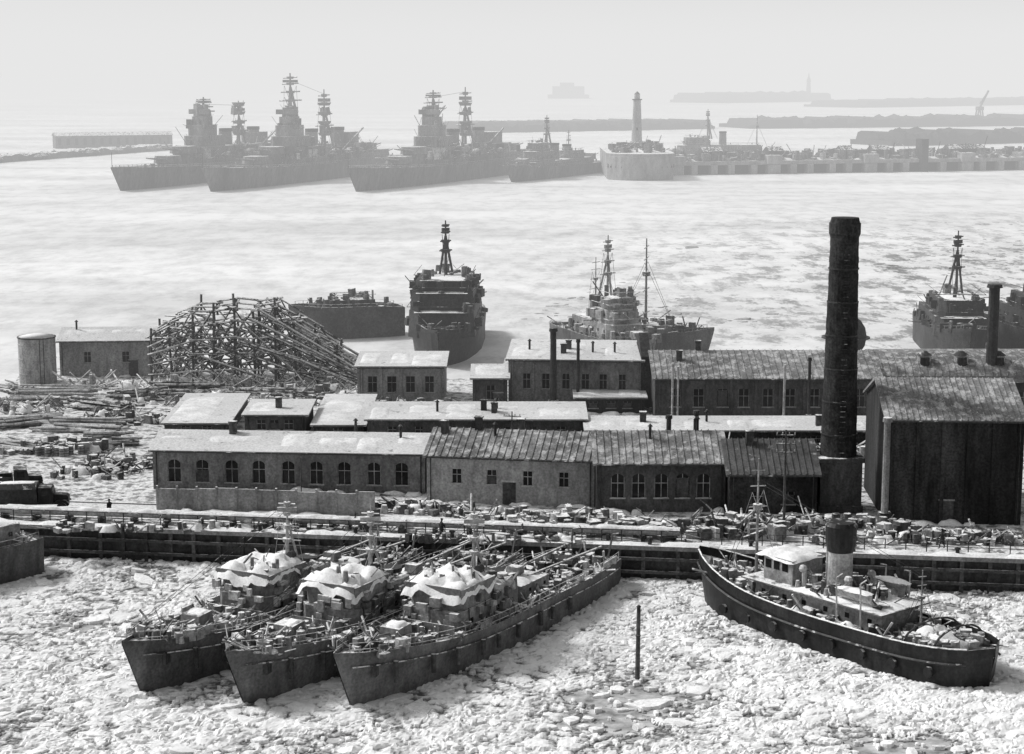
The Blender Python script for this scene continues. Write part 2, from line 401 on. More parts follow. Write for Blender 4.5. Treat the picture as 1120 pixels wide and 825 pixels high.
# ------------------------------------------------------------ yard clutter
def heap(name,u,v,n,sx,sy,a,b,mat=CLUT,hh=1,rods=.4,rz=0,z=ZG,snow=True):
    p=G(u,v,z);T=Thing(name,p,rz);T.p('pieces',mat).junk(-sx/2,sx/2,-sy/2,sy/2,0,n,a,b,hh,rods)
    T.p('light_pieces',CLUTL).junk(-sx/2,sx/2,-sy/2,sy/2,0,int(n*.35),a,b,hh,rods)
    if snow:
        for _ in range(max(2,int(n*.2))):
            x=R.uniform(-sx/2,sx/2);y=R.uniform(-sy/2,sy/2);l=R.uniform(.6,2.4);T.p('snow',SNOW).lump(x,x+l,y,y+l*.7,-.05,R.uniform(.3,b),5,5)
    T.done()
heap('scrap_heap',30,448,50,11,8,.3,1.2,rods=.6);heap('scrap_heap',60,492,60,12,5,.3,1.3)
heap('scrap_heap',690,582,110,22,3,.3,1.3,hh=1.2);heap('crate_stack',770,585,70,14,4,.4,1.3,hh=1.2,rods=.2)
heap('crate_stack',590,568,70,16,4,.3,1.1);heap('machine_parts',840,578,80,12,4,.3,1.4)
heap('scrap_heap',1010,592,80,20,3,.3,1.0);heap('scrap_heap',1090,592,50,8,3,.3,1.0)
heap('machine_parts',450,560,60,12,4,.3,1.0);heap('scrap_heap',450,448,60,14,6,.3,1.3)
heap('scrap_heap',140,460,60,10,6,.3,1.3,rods=.6);heap('scrap_heap',250,440,80,26,5,.3,1.4,rods=.6)
heap('scrap_heap',600,478,40,30,3,.3,1.0);heap('machine_parts',800,448,60,40,3,.3,1.2);heap('crate_stack',100,520,40,8,4,.3,.9)
heap('scrap_heap',430,510,50,9,4,.3,1.0);heap('scrap_heap',720,505,60,22,3,.3,1.2);heap('scrap_heap',880,500,50,18,4,.3,1.5)
heap('machine_parts',540,592,50,16,2,.3,.8);heap('scrap_heap',350,430,50,14,5,.3,1.3,rods=.6)
heap('machine_parts',250,580,70,34,2,.2,.9);heap('scrap_heap',940,580,60,10,4,.3,1.2)
heap('scrap_heap',540,455,40,10,6,.3,1.0);heap('scrap_heap',130,510,60,8,6,.3,1.1)
T=Thing('barrel_group',G(66,497,ZG))
for i in range(14):
    x=R.uniform(-3,3);y=R.uniform(-1.2,1.2);T.p('barrels',CONC).cyl(x,y,-.05,.95,.32,n=10);T.p('hoops',MET).cyl(x,y,.3,.36,.34,n=10);T.p('hoops',MET).cyl(x,y,.6,.66,.34,n=10)
T.done()
def logs(u,v,n,l,w,rz,m=TIML):
    p=G(u,v,ZG);T=Thing('timber_pile',p,rz);a=T.p('logs',m)
    for i in range(n):
        y=R.uniform(-w/2,w/2);z=.2+R.random()*1.5*(1-abs(2*y/w));t=R.gauss(0,.12);x=R.uniform(-1,1);ll=l*R.uniform(.6,1)/2
        a.rod((x-ll*math.cos(t),y-ll*math.sin(t),z+R.uniform(-.2,.3)),(x+ll*math.cos(t),y+ll*math.sin(t),z+R.uniform(-.2,.3)),R.uniform(.1,.22),6)
    T.done()
for a in ((60,435,30,11,4,.1),(110,447,30,9,4,-.4),(30,465,30,9,4,.5),(90,470,36,10,4,-.15),(150,437,26,8,3,.2),(210,432,26,10,3,0),(300,436,26,12,3,-.1),(20,430,20,7,3,-.6),(120,487,20,7,3,.2),(20,492,20,7,3,-.5)):
    logs(*a,m=R.choice((TIM,TIML)))
# slipway scaffold
loc,rz,W=span(166,422,392,420)
T=Thing('slipway_scaffold',loc,rz);tb=T.p('framing',TIM);tl=T.p('planking',TIML)
HM=HZ(336,loc.y)-ZG
def prof(x):
    t=x/W
    if t<.2:return HM*(.62+1.7*t)
    if t<.6:return HM*(.96+.04*math.sin(t*19))
    return HM*(1-(t-.6)/.4*.8)
nx=10;rows=[0,5,10]
for j,y in enumerate(rows):
    for i in range(nx+1):
        x=W*i/nx;h=prof(x);tb.rod((x,y,-.3),(x+R.uniform(-.5,.5),y,h+R.choice((0,0,1.2))),.16,4)
        if i<nx:
            x2=W*(i+1)/nx;h2=prof(x2)
            for q in(.2,.42,.62,.82,1):
                (tl if R.random()<.45 else tb).rod((x-.4,y-.15,h*q+R.uniform(-.2,.2)),(x2+.5,y-.15,h2*q),R.uniform(.08,.16),4)
            for q,q2 in((0,.42),(.42,.82),(.2,.62),(.62,1)):
                if R.random()<.75:tb.rod((x,y,h*q),(x2,y,h2*q2),.1,4)
                if R.random()<.65:(tl if R.random()<.6 else tb).rod((x,y-.1,h*q2),(x2,y-.1,h2*q),.1,4)
        if j<len(rows)-1:
            for z in (h*.98,h*.6,h*.3):tb.rod((x,y,z),(x,rows[j+1],z),.12,4)
            tb.rod((x,y,0),(x,rows[j+1],h*.6),.09,4)
for i in range(70):
    x=R.uniform(0,W*.78);y=R.uniform(-1.5,11);l=R.uniform(5,12);e=R.choice((-.75,-.5,-.35,.35,.6));x2=min(W*1.02,x+l*math.cos(e))
    z=prof(x)*R.uniform(.35,1) if e<0 else prof(x)*R.uniform(.02,.4)
    z2=max(.2,min(z+l*math.sin(e),prof(min(W,x2))));(tl if R.random()<.6 else tb).rod((x,y,z),(x2,y+R.uniform(-1,1),z2),R.uniform(.09,.19),4)
for y in (-.9,3,7,11):
    for dz in (0,1.3,2.8,4.4):
        (tl if dz<2 else tb).rod((W*R.uniform(.42,.55),y,HM*.98-dz),(W*1.05,y,max(.3,1.2-dz*.3)),.17,4)
for i in range(44):
    x=R.uniform(0,W*.75);z=prof(x)*R.choice((.42,.62,.82,.95));y=R.uniform(0,10);(tl if i%2 else tb).rb((x,y,z+.15),(R.uniform(2,5),R.uniform(.3,1.4),.1),R.uniform(-.3,.3),0,R.uniform(-.12,.12))
for i in range(8):
    x=R.uniform(W*.1,W*.6);T.p('snow',SNOW).lump(x,x+2,R.uniform(0,8),9,prof(x)*.83,.4,5,5)
T.done()
heap('timber_pile',180,424,90,26,2,.4,1.8,TIML,rods=.9);heap('timber_pile',290,424,60,20,2,.4,1.6,TIML,rods=.9)
def lorry(u,v,rz,hood=True):
    loc=G(u,v,ZG);T=Thing('lorry',loc,rz)
    b=T.p('body',MET);b.bx(-3.4,.6,-1.1,1.1,.95,1.1)
    for y in(-1.1,1.04):b.bx(-3.4,.6,y,y+.06,1.1,1.7)
    b.bx(-3.4,-3.34,-1.04,1.04,1.1,1.7);b.bx(.54,.6,-1.04,1.04,1.1,1.9)
    c=T.p('cab',BLK);c.exty([(.7,.8),(2.1,.8),(2.1,1.6),(1.9,2.35),(.7,2.4)],-.95,.95);c.exty([(2.1,.8),(3.5,.8),(3.5,1.35),(3.3,1.55),(2.1,1.65)],-.55,.55)
    for y in(-.98,.6):c.exty([(2.1,.75),(3.6,.75),(3.3,1.1),(2.5,1.15)],y,y+.38)
    T.p('glass',GLASS).bx(1.0,1.7,-.97,-.955,1.6,2.15);T.p('glass',GLASS).rb((2.03,0,1.95),(.05,1.6,.5),0,0,-.25)
    wh=T.p('wheels',BLK)
    for x in(-2.2,2.9):
        for y in(-.95,.95):wh.rod((x,y-.14,.45),(x,y+.14,.45),.48,14)
    b.bx(-3.3,3.4,-.4,.4,.6,.8)
    if hood:
        pr=[(-1.12,1.7),(1.12,1.7),(1.1,2.3),(.7,2.75),(-.7,2.75),(-1.1,2.3)];T.p('canvas_tilt',MET).extx(pr,-3.4,.55)
        T.p('snow',SNOW).lump(-3.0,.3,-.5,.5,2.76,.12,8,5)
    else:T.p('load',CLUT).junk(-3,.3,-.8,.8,1.1,16,.3,.8)
    T.done()
lorry(36,558,.1);lorry(8,538,.3,False)
# ------------------------------------------------------------ people on the quay
def person(u,v,rz,walk,z=ZG):
    p=G(u,v,z);w_=.22*walk
    V=[(0,0,.95),(0,0,1.15),(0,0,1.38),(.01,0,1.50),(.02,0,1.62),(.02,0,1.74),
       (0,.18,1.40),(.03-w_*.6,.24,1.14),(.10-w_*.8,.23,.90),(0,-.18,1.40),(.03+w_*.6,-.24,1.14),(.10+w_*.8,-.23,.90),
       (0,.10,.88),(w_*.8,.11,.50),(w_,.11,.07),(w_+.16,.12,.05),(0,-.10,.88),(-w_*.5,-.11,.50),(-w_*1.3,-.11,.09),(-w_*1.3+.16,-.12,.05)]
    E=[(0,1),(1,2),(2,3),(3,4),(4,5),(2,6),(6,7),(7,8),(2,9),(9,10),(10,11),(0,12),(12,13),(13,14),(14,15),(0,16),(16,17),(17,18),(18,19)]
    rr=[.17,.16,.17,.065,.10,.09,.08,.06,.045,.08,.06,.045,.11,.075,.05,.045,.11,.075,.05,.045]
    me=bpy.data.meshes.new('body');me.from_pydata(V,E,[]);me.materials.append(COAT)
    ob=bpy.data.objects.new('body',me);sc.collection.objects.link(ob)
    md=ob.modifiers.new('skin','SKIN')
    if not me.skin_vertices: 
        bpy.context.view_layer.objects.active=ob
        bpy.ops.mesh.customdata_skin_add()
    for i,q in enumerate(me.skin_vertices[0].data): q.radius=(rr[i],rr[i]); q.use_root=(i==0)
    sb=ob.modifiers.new('sub','SUBSURF');sb.levels=1;sb.render_levels=1
    T=Thing('dock_worker',p,rz)
    T.p('face',SKIN).ball((.07,0,1.64),.075,.075,.10,10);T.p('nose',SKIN).ball((.15,0,1.63),.02,.015,.025,6)
    T.p('fur_cap',BLK).ball((.015,0,1.74),.125,.12,.085,10)
    T.p('coat_skirt',COAT).cyl(0,0,.68,1.12,.24,.17,12)
    for sg in(-1,1):
        T.p('mittens',BLK).ball((.10-sg*w_*.8,sg*.23,.86),.04,.03,.06,6)
    par=T.done();ob.parent=par
person(483,588,.4,1);person(120,566,2.2,.8);person(548,583,-1.2,.2);person(1030,600,3.0,1)
# ------------------------------------------------------------ ships
def hull(T,L,B,fb,fm,fs,hm,bul=.5,stern=.75,rnd=False,ent=.38,rake=.06,n=28,wl=.82,pw=.75):
    h=T.p('hull',hm);dk=T.p('deck',DECK);rings=[]
    def hb(s):
        b=B/2*math.sin(min(s/ent,1)*math.pi/2)**pw if s>0 else .05
        if s>.75:
            q=(s-.75)/.25
            b*=(math.sqrt(max(0.001,1-q**2.4)) if rnd else 1-(1-stern)*q*q)
        return max(b,.05)
    def dz(s):
        return fm+(fb-fm)*max(0,1-s/.55)**2+(fs-fm)*max(0,(s-.6)/.4)**2
    for i in range(n+1):
        s=i/n
        if s<.15:s=s*.9
        x=L/2-s*L;b=hb(s);z=dz(s)
        ov=rake*L*(1-s)**8; ovs=(rake*.6*L*s**14 if rnd else 0)
        k=wl if s<.3 else wl+(.97-wl)*min(1,(s-.3)/.2)
        if i==0:k=1
        r=[]
        for (fx,kk,zz) in ((1.05,k*.85,-1.4),(1,k,0),(.5,(k+1)/2*.985,z*.5),(0,1,z),(0,1.0,z+bul),(0,1,z+bul),(0,1,z+.02)):
            bb=b*kk
            if len(r)>=5:bb=max(.02,b-.12)
            r.append((x-ov*fx+ovs*fx,bb,zz))
        rings.append(r)
    m=7;vs=[]
    for r in rings:
        vs+=r;vs+=[(x,-y,z) for x,y,z in r]
    fs_=[]
    for i in range(n):
        a=i*14;b=a+14
        for k in range(m-1):
            fs_.append((a+k,a+k+1,b+k+1,b+k));fs_.append((a+7+k,b+7+k,b+7+k+1,a+7+k+1))
    fs_.append(tuple(n*14+k for k in range(5))+tuple(n*14+7+k for k in range(4,-1,-1)))
    h.add(vs,fs_)
    dv=[];df=[]
    for r in rings:
        x,y,z=r[3];dv+=[(x,max(.02,y-.05),z),(x,0,z+.06),(x,-max(.02,y-.05),z)]
    for i in range(n):
        a=i*3;b=a+3;df+=[(a,a+1,b+1,b),(a+1,a+2,b+2,b+1)]
    dk.add(dv,df)
    fz=lambda x:dz(min(1,max(0,(L/2-x)/L)))
    fbx=lambda x:hb(min(1,max(0,(L/2-x)/L)))
    return fz,fbx
def tier(T,x0,x1,w,z0,z1,m,nm='superstructure',ch=.25,k=1.0,ports=True,top=True):
    c=min(w,(x1-x0)/2)*ch*1.2
    pr=[(x0,-w),(x1-c,-w),(x1,-w+c),(x1,w-c),(x1-c,w),(x0,w)]
    T.p(nm,m).extz(pr,z0,z1,k,(x0+x1)/2,0)
    if ports:
        n=max(1,int((x1-c-x0)/1.9));zz=z0+(z1-z0)*.62;d=min(.2,(z1-z0)*.1)
        for i in range(n):
            x=x0+(x1-c-x0)*(i+.5)/n+R.uniform(-.3,.3)
            for sg in(-1,1):
                y=sg*(w*(1-(1-k)*.6)+.012);T.p('portholes',GLASS).bx(x-d,x+d,y-.03,y+.03,zz-d,zz+d)
def gun(T,x,z,s,face=1,barrels=1,m=NAVY):
    g=T.p('gun_mounts',m);g.cyl(x,0,z-.1,z+.4*s,.9*s,.8*s,12)
    g.exty([(x-face*1.1*s,z+.4*s),(x+face*1.0*s,z+.4*s),(x+face*.8*s,z+1.4*s),(x-face*.9*s,z+1.5*s)],-.9*s,.9*s)
    for b in range(barrels):
        y=(b-(barrels-1)/2)*.5*s;T.p('gun_barrels',m).rod((x+face*.7*s,y,z+.95*s),(x+face*3.6*s,y,z+1.35*s),.1*s,6,.07*s)
def mast(T,x,z0,z1,r,kind='pole',m=NAVY,yw=None):
    t=T.p('mast',m);H=z1-z0;yw=yw or H*.16
    t.rod((x,0,z0),(x,0,z1),r,7,r*.35)
    if kind!='pole':
        for sg in(-1,1):t.rod((x-H*.12,sg*H*.12,z0),(x,0,z0+H*.72),r*.7,5)
    for i,q in enumerate((.45,.62,.78,.9)):
        z=z0+H*q
        t.rod((x,-yw*(1-q*.6),z),(x,yw*(1-q*.6),z+.02*H),r*.35,4)
        if kind!='pole' or q in(.62,):
            t.cyl(x,0,z-.05*H*.3,z+.03*H,r*2.6*(1.3-q*.7),r*3*(1.3-q*.7),8)
    if kind!='pole':
        T.p('radar',m).rb((x,0,z0+H*.84),(r*1.2,yw*.9,H*.05),.5)
    for sg in(-1,1):
        t.rod((x,sg*yw*.4,z0+H*.75),(x+H*.35,0,z0),r*.1+.012,3);t.rod((x,sg*yw*.4,z0+H*.75),(x-H*.35,0,z0),r*.1+.012,3)
def rails(T,fz,fbx,xa,xb,off=.15,step=1.6,h=1.0,m=NAVY,r=.03):
    q=T.p('railings',m);n=int((xb-xa)/step)
    for sg in(-1,1):
        pr=None
        for i in range(n+1):
            x=xa+(xb-xa)*i/n;y=sg*max(.05,fbx(x)-off);z=fz(x)
            q.rod((x,y,z),(x,y,z+h),r,4)
            if pr:
                for k in(.5,.98):q.rod((pr[0],pr[1],pr[2]+h*k),(x,y,z+h*k),r*.7,3)
            pr=(x,y,z)
def place(bu,bv,su,sv,z=0):
    a=G(bu,bv,z);b=G(su,sv,z);c=(a+b)/2;d=a-b
    return c,math.atan2(d.y,d.x),d.length
def patrol(bu,bv,su,sv,seed,off):
    R.seed(seed)
    c,rz,L=place(bu,bv,su,sv);T=Thing('minesweeper',c,rz);B=7.2
    fz,fbx=hull(T,L,B,4.3,2.4,2.0,NAVYH,bul=.3,stern=.7,ent=.4,rake=.05)
    X=L/2
    for sg in(-1,1):
        pr=None
        for i in range(20):
            x=X-1.2-(L-2)*i/19;p=(x,sg*(fbx(x)+.03),fz(x)*.8)
            if pr:T.p('rub_rail',NAVYH).rod(pr,p,.07,4)
            pr=p
        T.p('anchor',MET).rb((X-3.2,sg*(fbx(X-3.2)*.93),fz(X-3)*.7),(.7,.25,.9),.2*sg)
        for i in range(9):
            x=X-5-i*3+R.uniform(-.5,.5);T.p('rope_fenders',TIM).rod((x,sg*(fbx(x)+.2),fz(x)*.85),(x,sg*(fbx(x)+.22),fz(x)*.4),.2,7)
    rails(T,fz,fbx,-X+.5,X-1.2,m=CLUTL,r=.035)
    for _ in range(12):
        x=R.uniform(-X+1,X-3);sg=R.choice((-1,1));y=sg*(fbx(x)-.16)
        T.p('rail_canvas',CLUTL).rb((x,y,fz(x)+.5),(R.uniform(.8,2.2),.08,R.uniform(.5,.9)))
    gx=X-7.0-off*.5
    gun(T,gx,fz(gx),.95,1,1)
    T.p('gun_snow',SNOW).lump(gx-1.0,gx+.7,-.7,.8,fz(gx)+1.3,.3,7,7,.9,.3)
    T.p('windlass',MET).cyl(X-3.4,0,fz(X-3.4),fz(X-3.4)+.7,.35,n=8);T.p('windlass',MET).rod((X-3.9,-.8,fz(X-3.9)+.4),(X-3.9,.8,fz(X-3.9)+.4),.28,8)
    T.p('deck_gear',CLUT).junk(X-10.5-off,X-2.5,-2.1,2.1,fz,95,.2,.9,1.3,.45);T.p('light_gear',CLUTL).junk(X-10.5-off,X-2.5,-2.1,2.1,fz,95,.2,.8,1.2,.4)
    for _ in range(13):
        x=R.uniform(X-10-off,X-4);y=R.uniform(-2.1,1);T.p('deck_snow',SNOW).lump(x,x+R.uniform(.8,2.0),y,y+R.uniform(.6,1.5),fz(x)-.05,R.uniform(.2,.7),6,6,.8)
    X0=X;X=X-off
    T.p('breakwater',NAVY).bx(X-10.3,X-10.2,-2.6,2.6,fz(X-10.3),fz(X-10.3)+.9)
    z=fz(X-13)-.15
    tier(T,X-20,X-11,2.6,z-.4,z+2.0,NAVY);tier(T,X-16.2,X-11.4,2.45,z+2.0,z+3.1,NAVY,ports=False)
    br=T.p('bridge_coaming',NAVY)
    for sg in(-1,1):br.bx(X-16.4,X-11.3,sg*2.55-.05,sg*2.55+.05,z+2.95,z+3.75)
    br.bx(X-11.35,X-11.25,-2.5,2.5,z+2.95,z+3.85);br.bx(X-16.5,X-16.4,-2.5,2.5,z+2.95,z+3.7)
    T.p('snow_covered_awning',SNOW).lump(X-16.8,X-11.0,-2.75,2.75,z+3.5,1.05,18,16,.95,.9)
    T.p('bridge_gear',CLUT).junk(X-16,X-11.8,-2.2,2.2,z+3.7,16,.2,.6,1.6,.5)
    for i in range(30):
        x=R.uniform(X-19.5,X-11.5);sg=R.choice((-1,1));zz=z+R.uniform(.3,3.0)
        T.p('lockers' if i%2 else 'lockers_dark',CLUTL if i%2 else CLUT).rb((x,sg*2.75,zz),(R.uniform(.3,1.2),R.uniform(.2,.5),R.uniform(.3,.9)))
    for i in range(12):
        T.p('front_lockers',CLUTL).rb((X-11.0+R.uniform(-.1,.2),R.uniform(-2.3,2.3),z+R.uniform(.2,2.8)),(R.uniform(.2,.5),R.uniform(.3,1),R.uniform(.3,.9)))
    for sg in(-1,1):
        for x in(X-12.5,X-15,X-18.5):T.p('ladders',MET).rod((x,sg*2.72,z-.2),(x+.2,sg*2.66,z+2.2),.05,4)
        T.p('life_rafts',CLUTL).rod((X-17.6,sg*2.2,z+2.6),(X-19.2,sg*2.2,z+2.6),.42,10)
        T.p('cables',MET).rod((X-16.6,sg*.4,z+7.5),(X0-.8,sg*.1,fz(X0-1)+1),.022,3);T.p('cables',MET).rod((X-16.6,sg*.4,z+7),(-X0+1,sg*1.5,fz(-X0)+1.4),.022,3)
    T.p('superstructure_snow',SNOW).lump(X-20,X-16.3,-2.5,2.5,z+2.0,.7,9,9,.9)
    T.p('light_gear',CLUTL).junk(X-20,X-16.5,-2.4,2.4,z+2.0,40,.2,.9,1.4,.4);T.p('deck_gear',CLUT).junk(X-20,X-16.5,-2.4,2.4,z+2.0,34,.2,.9,1.4,.4)
    T.p('searchlight',MET).rod((X-16.6,1.2,z+4.1),(X-16.1,1.2,z+4.1),.35,10);T.p('searchlight',MET).rod((X-16.4,1.2,z+2),(X-16.4,1.2,z+4),.08)
    mast(T,X-17.6,z+1.9,z+8.6,.15,'tri',GREYP,1.8)
    T.p('funnel',NAVY).cyl(X-20.6,0,z-.4,z+2.6,1.0,.85,14);T.p('funnel_cap',MET).cyl(X-20.6,0,z+2.6,z+2.9,.92,.9,14)
    XA=max(X-26.5,-X0+5)
    tier(T,XA,X-21.8,1.9,fz(0),fz(0)+1.4,NAVY);T.p('superstructure_snow',SNOW).lump(XA+.2,X-22,-1.8,1.8,fz(0)+1.4,.5,8,6,.9)
    gun(T,(XA+X-21.8)/2,fz(0)+1.5,.6,-1,2)
    T.p('sweep_gear',CLUT).junk(-X0+1,X-25,-2.6,2.6,fz,120,.25,1.0,1.1,.5);T.p('light_gear',CLUTL).junk(-X0+1,X-25,-2.6,2.6,fz,75,.25,.9,1,.4)
    for a,b in((-3.2,-2.6),(2.6,3.2)):
        T.p('deck_gear',CLUT).junk(X-27,X-10,a,b,fz,50,.2,.7,1.3);T.p('light_gear',CLUTL).junk(X-27,X-10,a,b,fz,45,.2,.6,1.2)
    for sg in(-1,1):
        d=T.p('davits',NAVY);d.rod((-X0+1.5,sg*1.8,fz(-X0)),(-X0+.8,sg*2,fz(-X0)+2.6),.1);d.rod((-X0+.8,sg*2,fz(-X0)+2.6),(-X0-.4,sg*2,fz(-X0)+2.4),.09)
        T.p('boom',TIML).rod((X-24.5,sg*1.0,fz(-5)+1.6),(-X0+2,sg*1.5,fz(-X0)+1.7),.11)
    T.p('winch',MET).rod((-X0+6,-1,fz(-9)+.7),(-X0+6,1,fz(-9)+.7),.6,12)
    T.done()
patrol(366,783,652,634,11,1.8);patrol(248,780,548,630,12,1.6);patrol(136,768,440,628,13,3.3)
R.seed(5)
# tug
c,rz,L=place(764,655,1086,754);T=Thing('tugboat',c,rz);B=7.6
fz,fbx=hull(T,L,B,4.0,2.1,2.4,BLK,bul=.75,rnd=True,ent=.34,rake=.03,pw=.7,wl=.85)
X=L/2
for sg in(-1,1):
    pr=None
    for i in range(26):
        x=X-.6-(L-1.6)*i/25;p=(x,sg*(fbx(x)+.05),fz(x)-.35)
        if pr:T.p('rubbing_strake',MET).rod(pr,p,.11,4)
        p2=(x,sg*(fbx(x)-.05),fz(x)+.82)
        if pr:T.p('bulwark_cap',CLUTL).rod((pr[0],sg*(fbx(pr[0])-.05),fz(pr[0])+.8),p2,.08,4)
        pr=p
z=2.1
TG=mk('tug_paint',.2,.5,1.3,rough=.6,snow=.7)
tier(T,-6.5,7.2,2.2,z-.2,z+2.0,TG);T.p('boat_deck',DECK).bx(-7,7.6,-2.9,2.9,z+2.0,z+2.12)
T.p('deck_snow',SNOW).lump(-6.9,2.6,-2.8,2.8,z+2.12,.55,18,12,.95)
tier(T,3.0,6.6,1.8,z+2.12,z+4.1,TIM,ports=False);T.p('wheelhouse_snow',SNOW).lump(2.8,6.9,-2,2,z+4.1,.4,12,10,.9,.25)
for i in range(5):T.p('wheelhouse_windows',GLASS).bx(6.58,6.64,-1.4+i*.6,-1.0+i*.6,z+3.1,z+3.8)
for sg in(-1,1):
    for i in range(3):T.p('wheelhouse_windows',GLASS).bx(3.5+i*.9,4.1+i*.9,sg*1.82-.02,sg*1.82+.02,z+3.1,z+3.8)
T.p('funnel',GREYP).cyl(-.4,0,z+2.1,z+5.4,1.0,.97,20);T.p('funnel_top',BLK).cyl(-.4,0,z+5.4,z+6.0,1.05,1.2,20);T.p('funnel_top',BLK).cyl(-.4,0,z+6.0,z+7.5,1.2,1.25,20);T.p('funnel_top',BLK).cyl(-.4,0,z+7.5,z+7.8,1.3,1.1,20)
T.p('steam_pipe',GREYP).rod((.95,0,z+2.1),(.95,0,z+7.0),.1,8)
for x,y in((-2.6,1.4),(-2.6,-1.4),(1.9,1.6),(1.9,-1.6)):
    T.p('vent_cowls',GREYP).cyl(x,y,z+2.1,z+3.5,.2,n=8);T.p('vent_cowls',GREYP).ball((x+.15,y,z+3.7),.38,.34,.34,8)
for sg in(-1,1):
    b=T.p('lifeboats',GREYP)
    for i in range(8):
        a=-5.6+i*.45;w0=.65*math.sin(math.pi*(i+.15)/8.3);w1=.65*math.sin(math.pi*(i+1.15)/8.3)
        b.add([(a,sg*2.3-w0,z+3.3),(a,sg*2.3,z+2.55),(a,sg*2.3+w0,z+3.3),(a+.45,sg*2.3-w1,z+3.3),(a+.45,sg*2.3,z+2.55),(a+.45,sg*2.3+w1,z+3.3)],[(0,1,4,3),(1,2,5,4),(0,3,5,2)])
    T.p('lifeboat_snow',SNOW).lump(-5.4,-2.2,sg*2.3-.45,sg*2.3+.45,z+3.3,.25,6,4)
    for x in(-5,-2.6):T.p('davits',GREYP).rod((x,sg*2.8,z),(x,sg*3,z+4.2),.07);T.p('davits',GREYP).rod((x,sg*3,z+4.2),(x,sg*2.3,z+4.4),.06)
    T.p('cables',MET).rod((8.6,sg*.3,fz(8)+9),(-8.5,sg*.2,fz(-8)+5),.022,3)
mast(T,8.6,fz(8)-.2,fz(8)+10.8,.16,'pole',TIML,1.7)
mast(T,-8.5,fz(-8)-.2,fz(-8)+5.5,.12,'pole',GREYP,1.0)
T.p('tow_hook',MET).cyl(-8.2,.9,z,z+1.4,.3,n=8)
for x in(-9.5,-12):
    pts=[(x,(fbx(x)-.3)*math.cos(a),fz(x)+.5+1.3*math.sin(a)) for a in[i*math.pi/10 for i in range(11)]]
    for a,b in zip(pts,pts[1:]):T.p('towing_arches',MET).rod(a,b,.09,5)
T.p('deck_gear',CLUT).junk(-X+2.5,-7,-2.6,2.6,fz,90,.3,1.1,1,.3);T.p('light_gear',CLUTL).junk(-X+2.5,-7,-2.6,2.6,fz,80,.3,1.1,1,.3)
T.p('aft_snow',SNOW).lump(-X+2.5,-8,-2.4,2.4,2.3,1.3,16,12,.9);T.p('fore_snow',SNOW).lump(8,X-3,-1.6,1.6,fz(10),.6,10,8,.9)
T.p('deck_gear',CLUT).junk(7.5,X-2.5,-1.9,1.9,fz,60,.2,.9,1.2,.4);T.p('light_gear',CLUTL).junk(7.5,X-2.5,-1.9,1.9,fz,50,.2,.8,1.2,.4)
for sg in (-1,1):
    T.p('side_snow',SNOW).lump(-8,7,sg*3-.5,sg*3+.4,2.15,.9,30,5,.9);T.p('deck_gear',CLUT).junk(-8,8,min(sg*2.4,sg*3.2),max(sg*2.4,sg*3.2),fz,50,.2,.9,1.4,.4)
    T.p('light_gear',CLUTL).junk(-8,8,min(sg*2.4,sg*3.2),max(sg*2.4,sg*3.2),fz,40,.2,.9,1.4,.4)
T.p('deck_gear',CLUT).junk(-6,3,-2.5,2.5,z+2.15,60,.2,.9,1.4,.4);T.p('light_gear',CLUTL).junk(-6,3,-2.5,2.5,z+2.15,50,.2,.9,1.4,.4)
for x in(-12,-9,-6,-3,0,3,6,9):
    for sg in(-1,1):
        T.p('tyre_fenders',BLK).rod((x,sg*(fbx(x)+.05),1.2),(x,sg*(fbx(x)+.3),1.2),.42,10)
T.done()
c,rz,L=place(-170,668,33,622);T=Thing('launch',c,rz)
fz,fbx=hull(T,L,6.5,4,3.0,3.0,NAVYH,bul=.4,ent=.4);rails(T,fz,fbx,-L/2+.5,L/2-1);tier(T,-7,3,1.9,2.8,5.0,NAVY);T.p('deck_gear',CLUT).junk(-L/2+1,-7,-2,2,fz,60,.2,.9);T.p('light_gear',CLUTL).junk(-L/2+1,-7,-2,2,fz,40,.2,.8);T.p('snow',SNOW).lump(-7,3,-1.8,1.8,5.0,.5)
T.done()
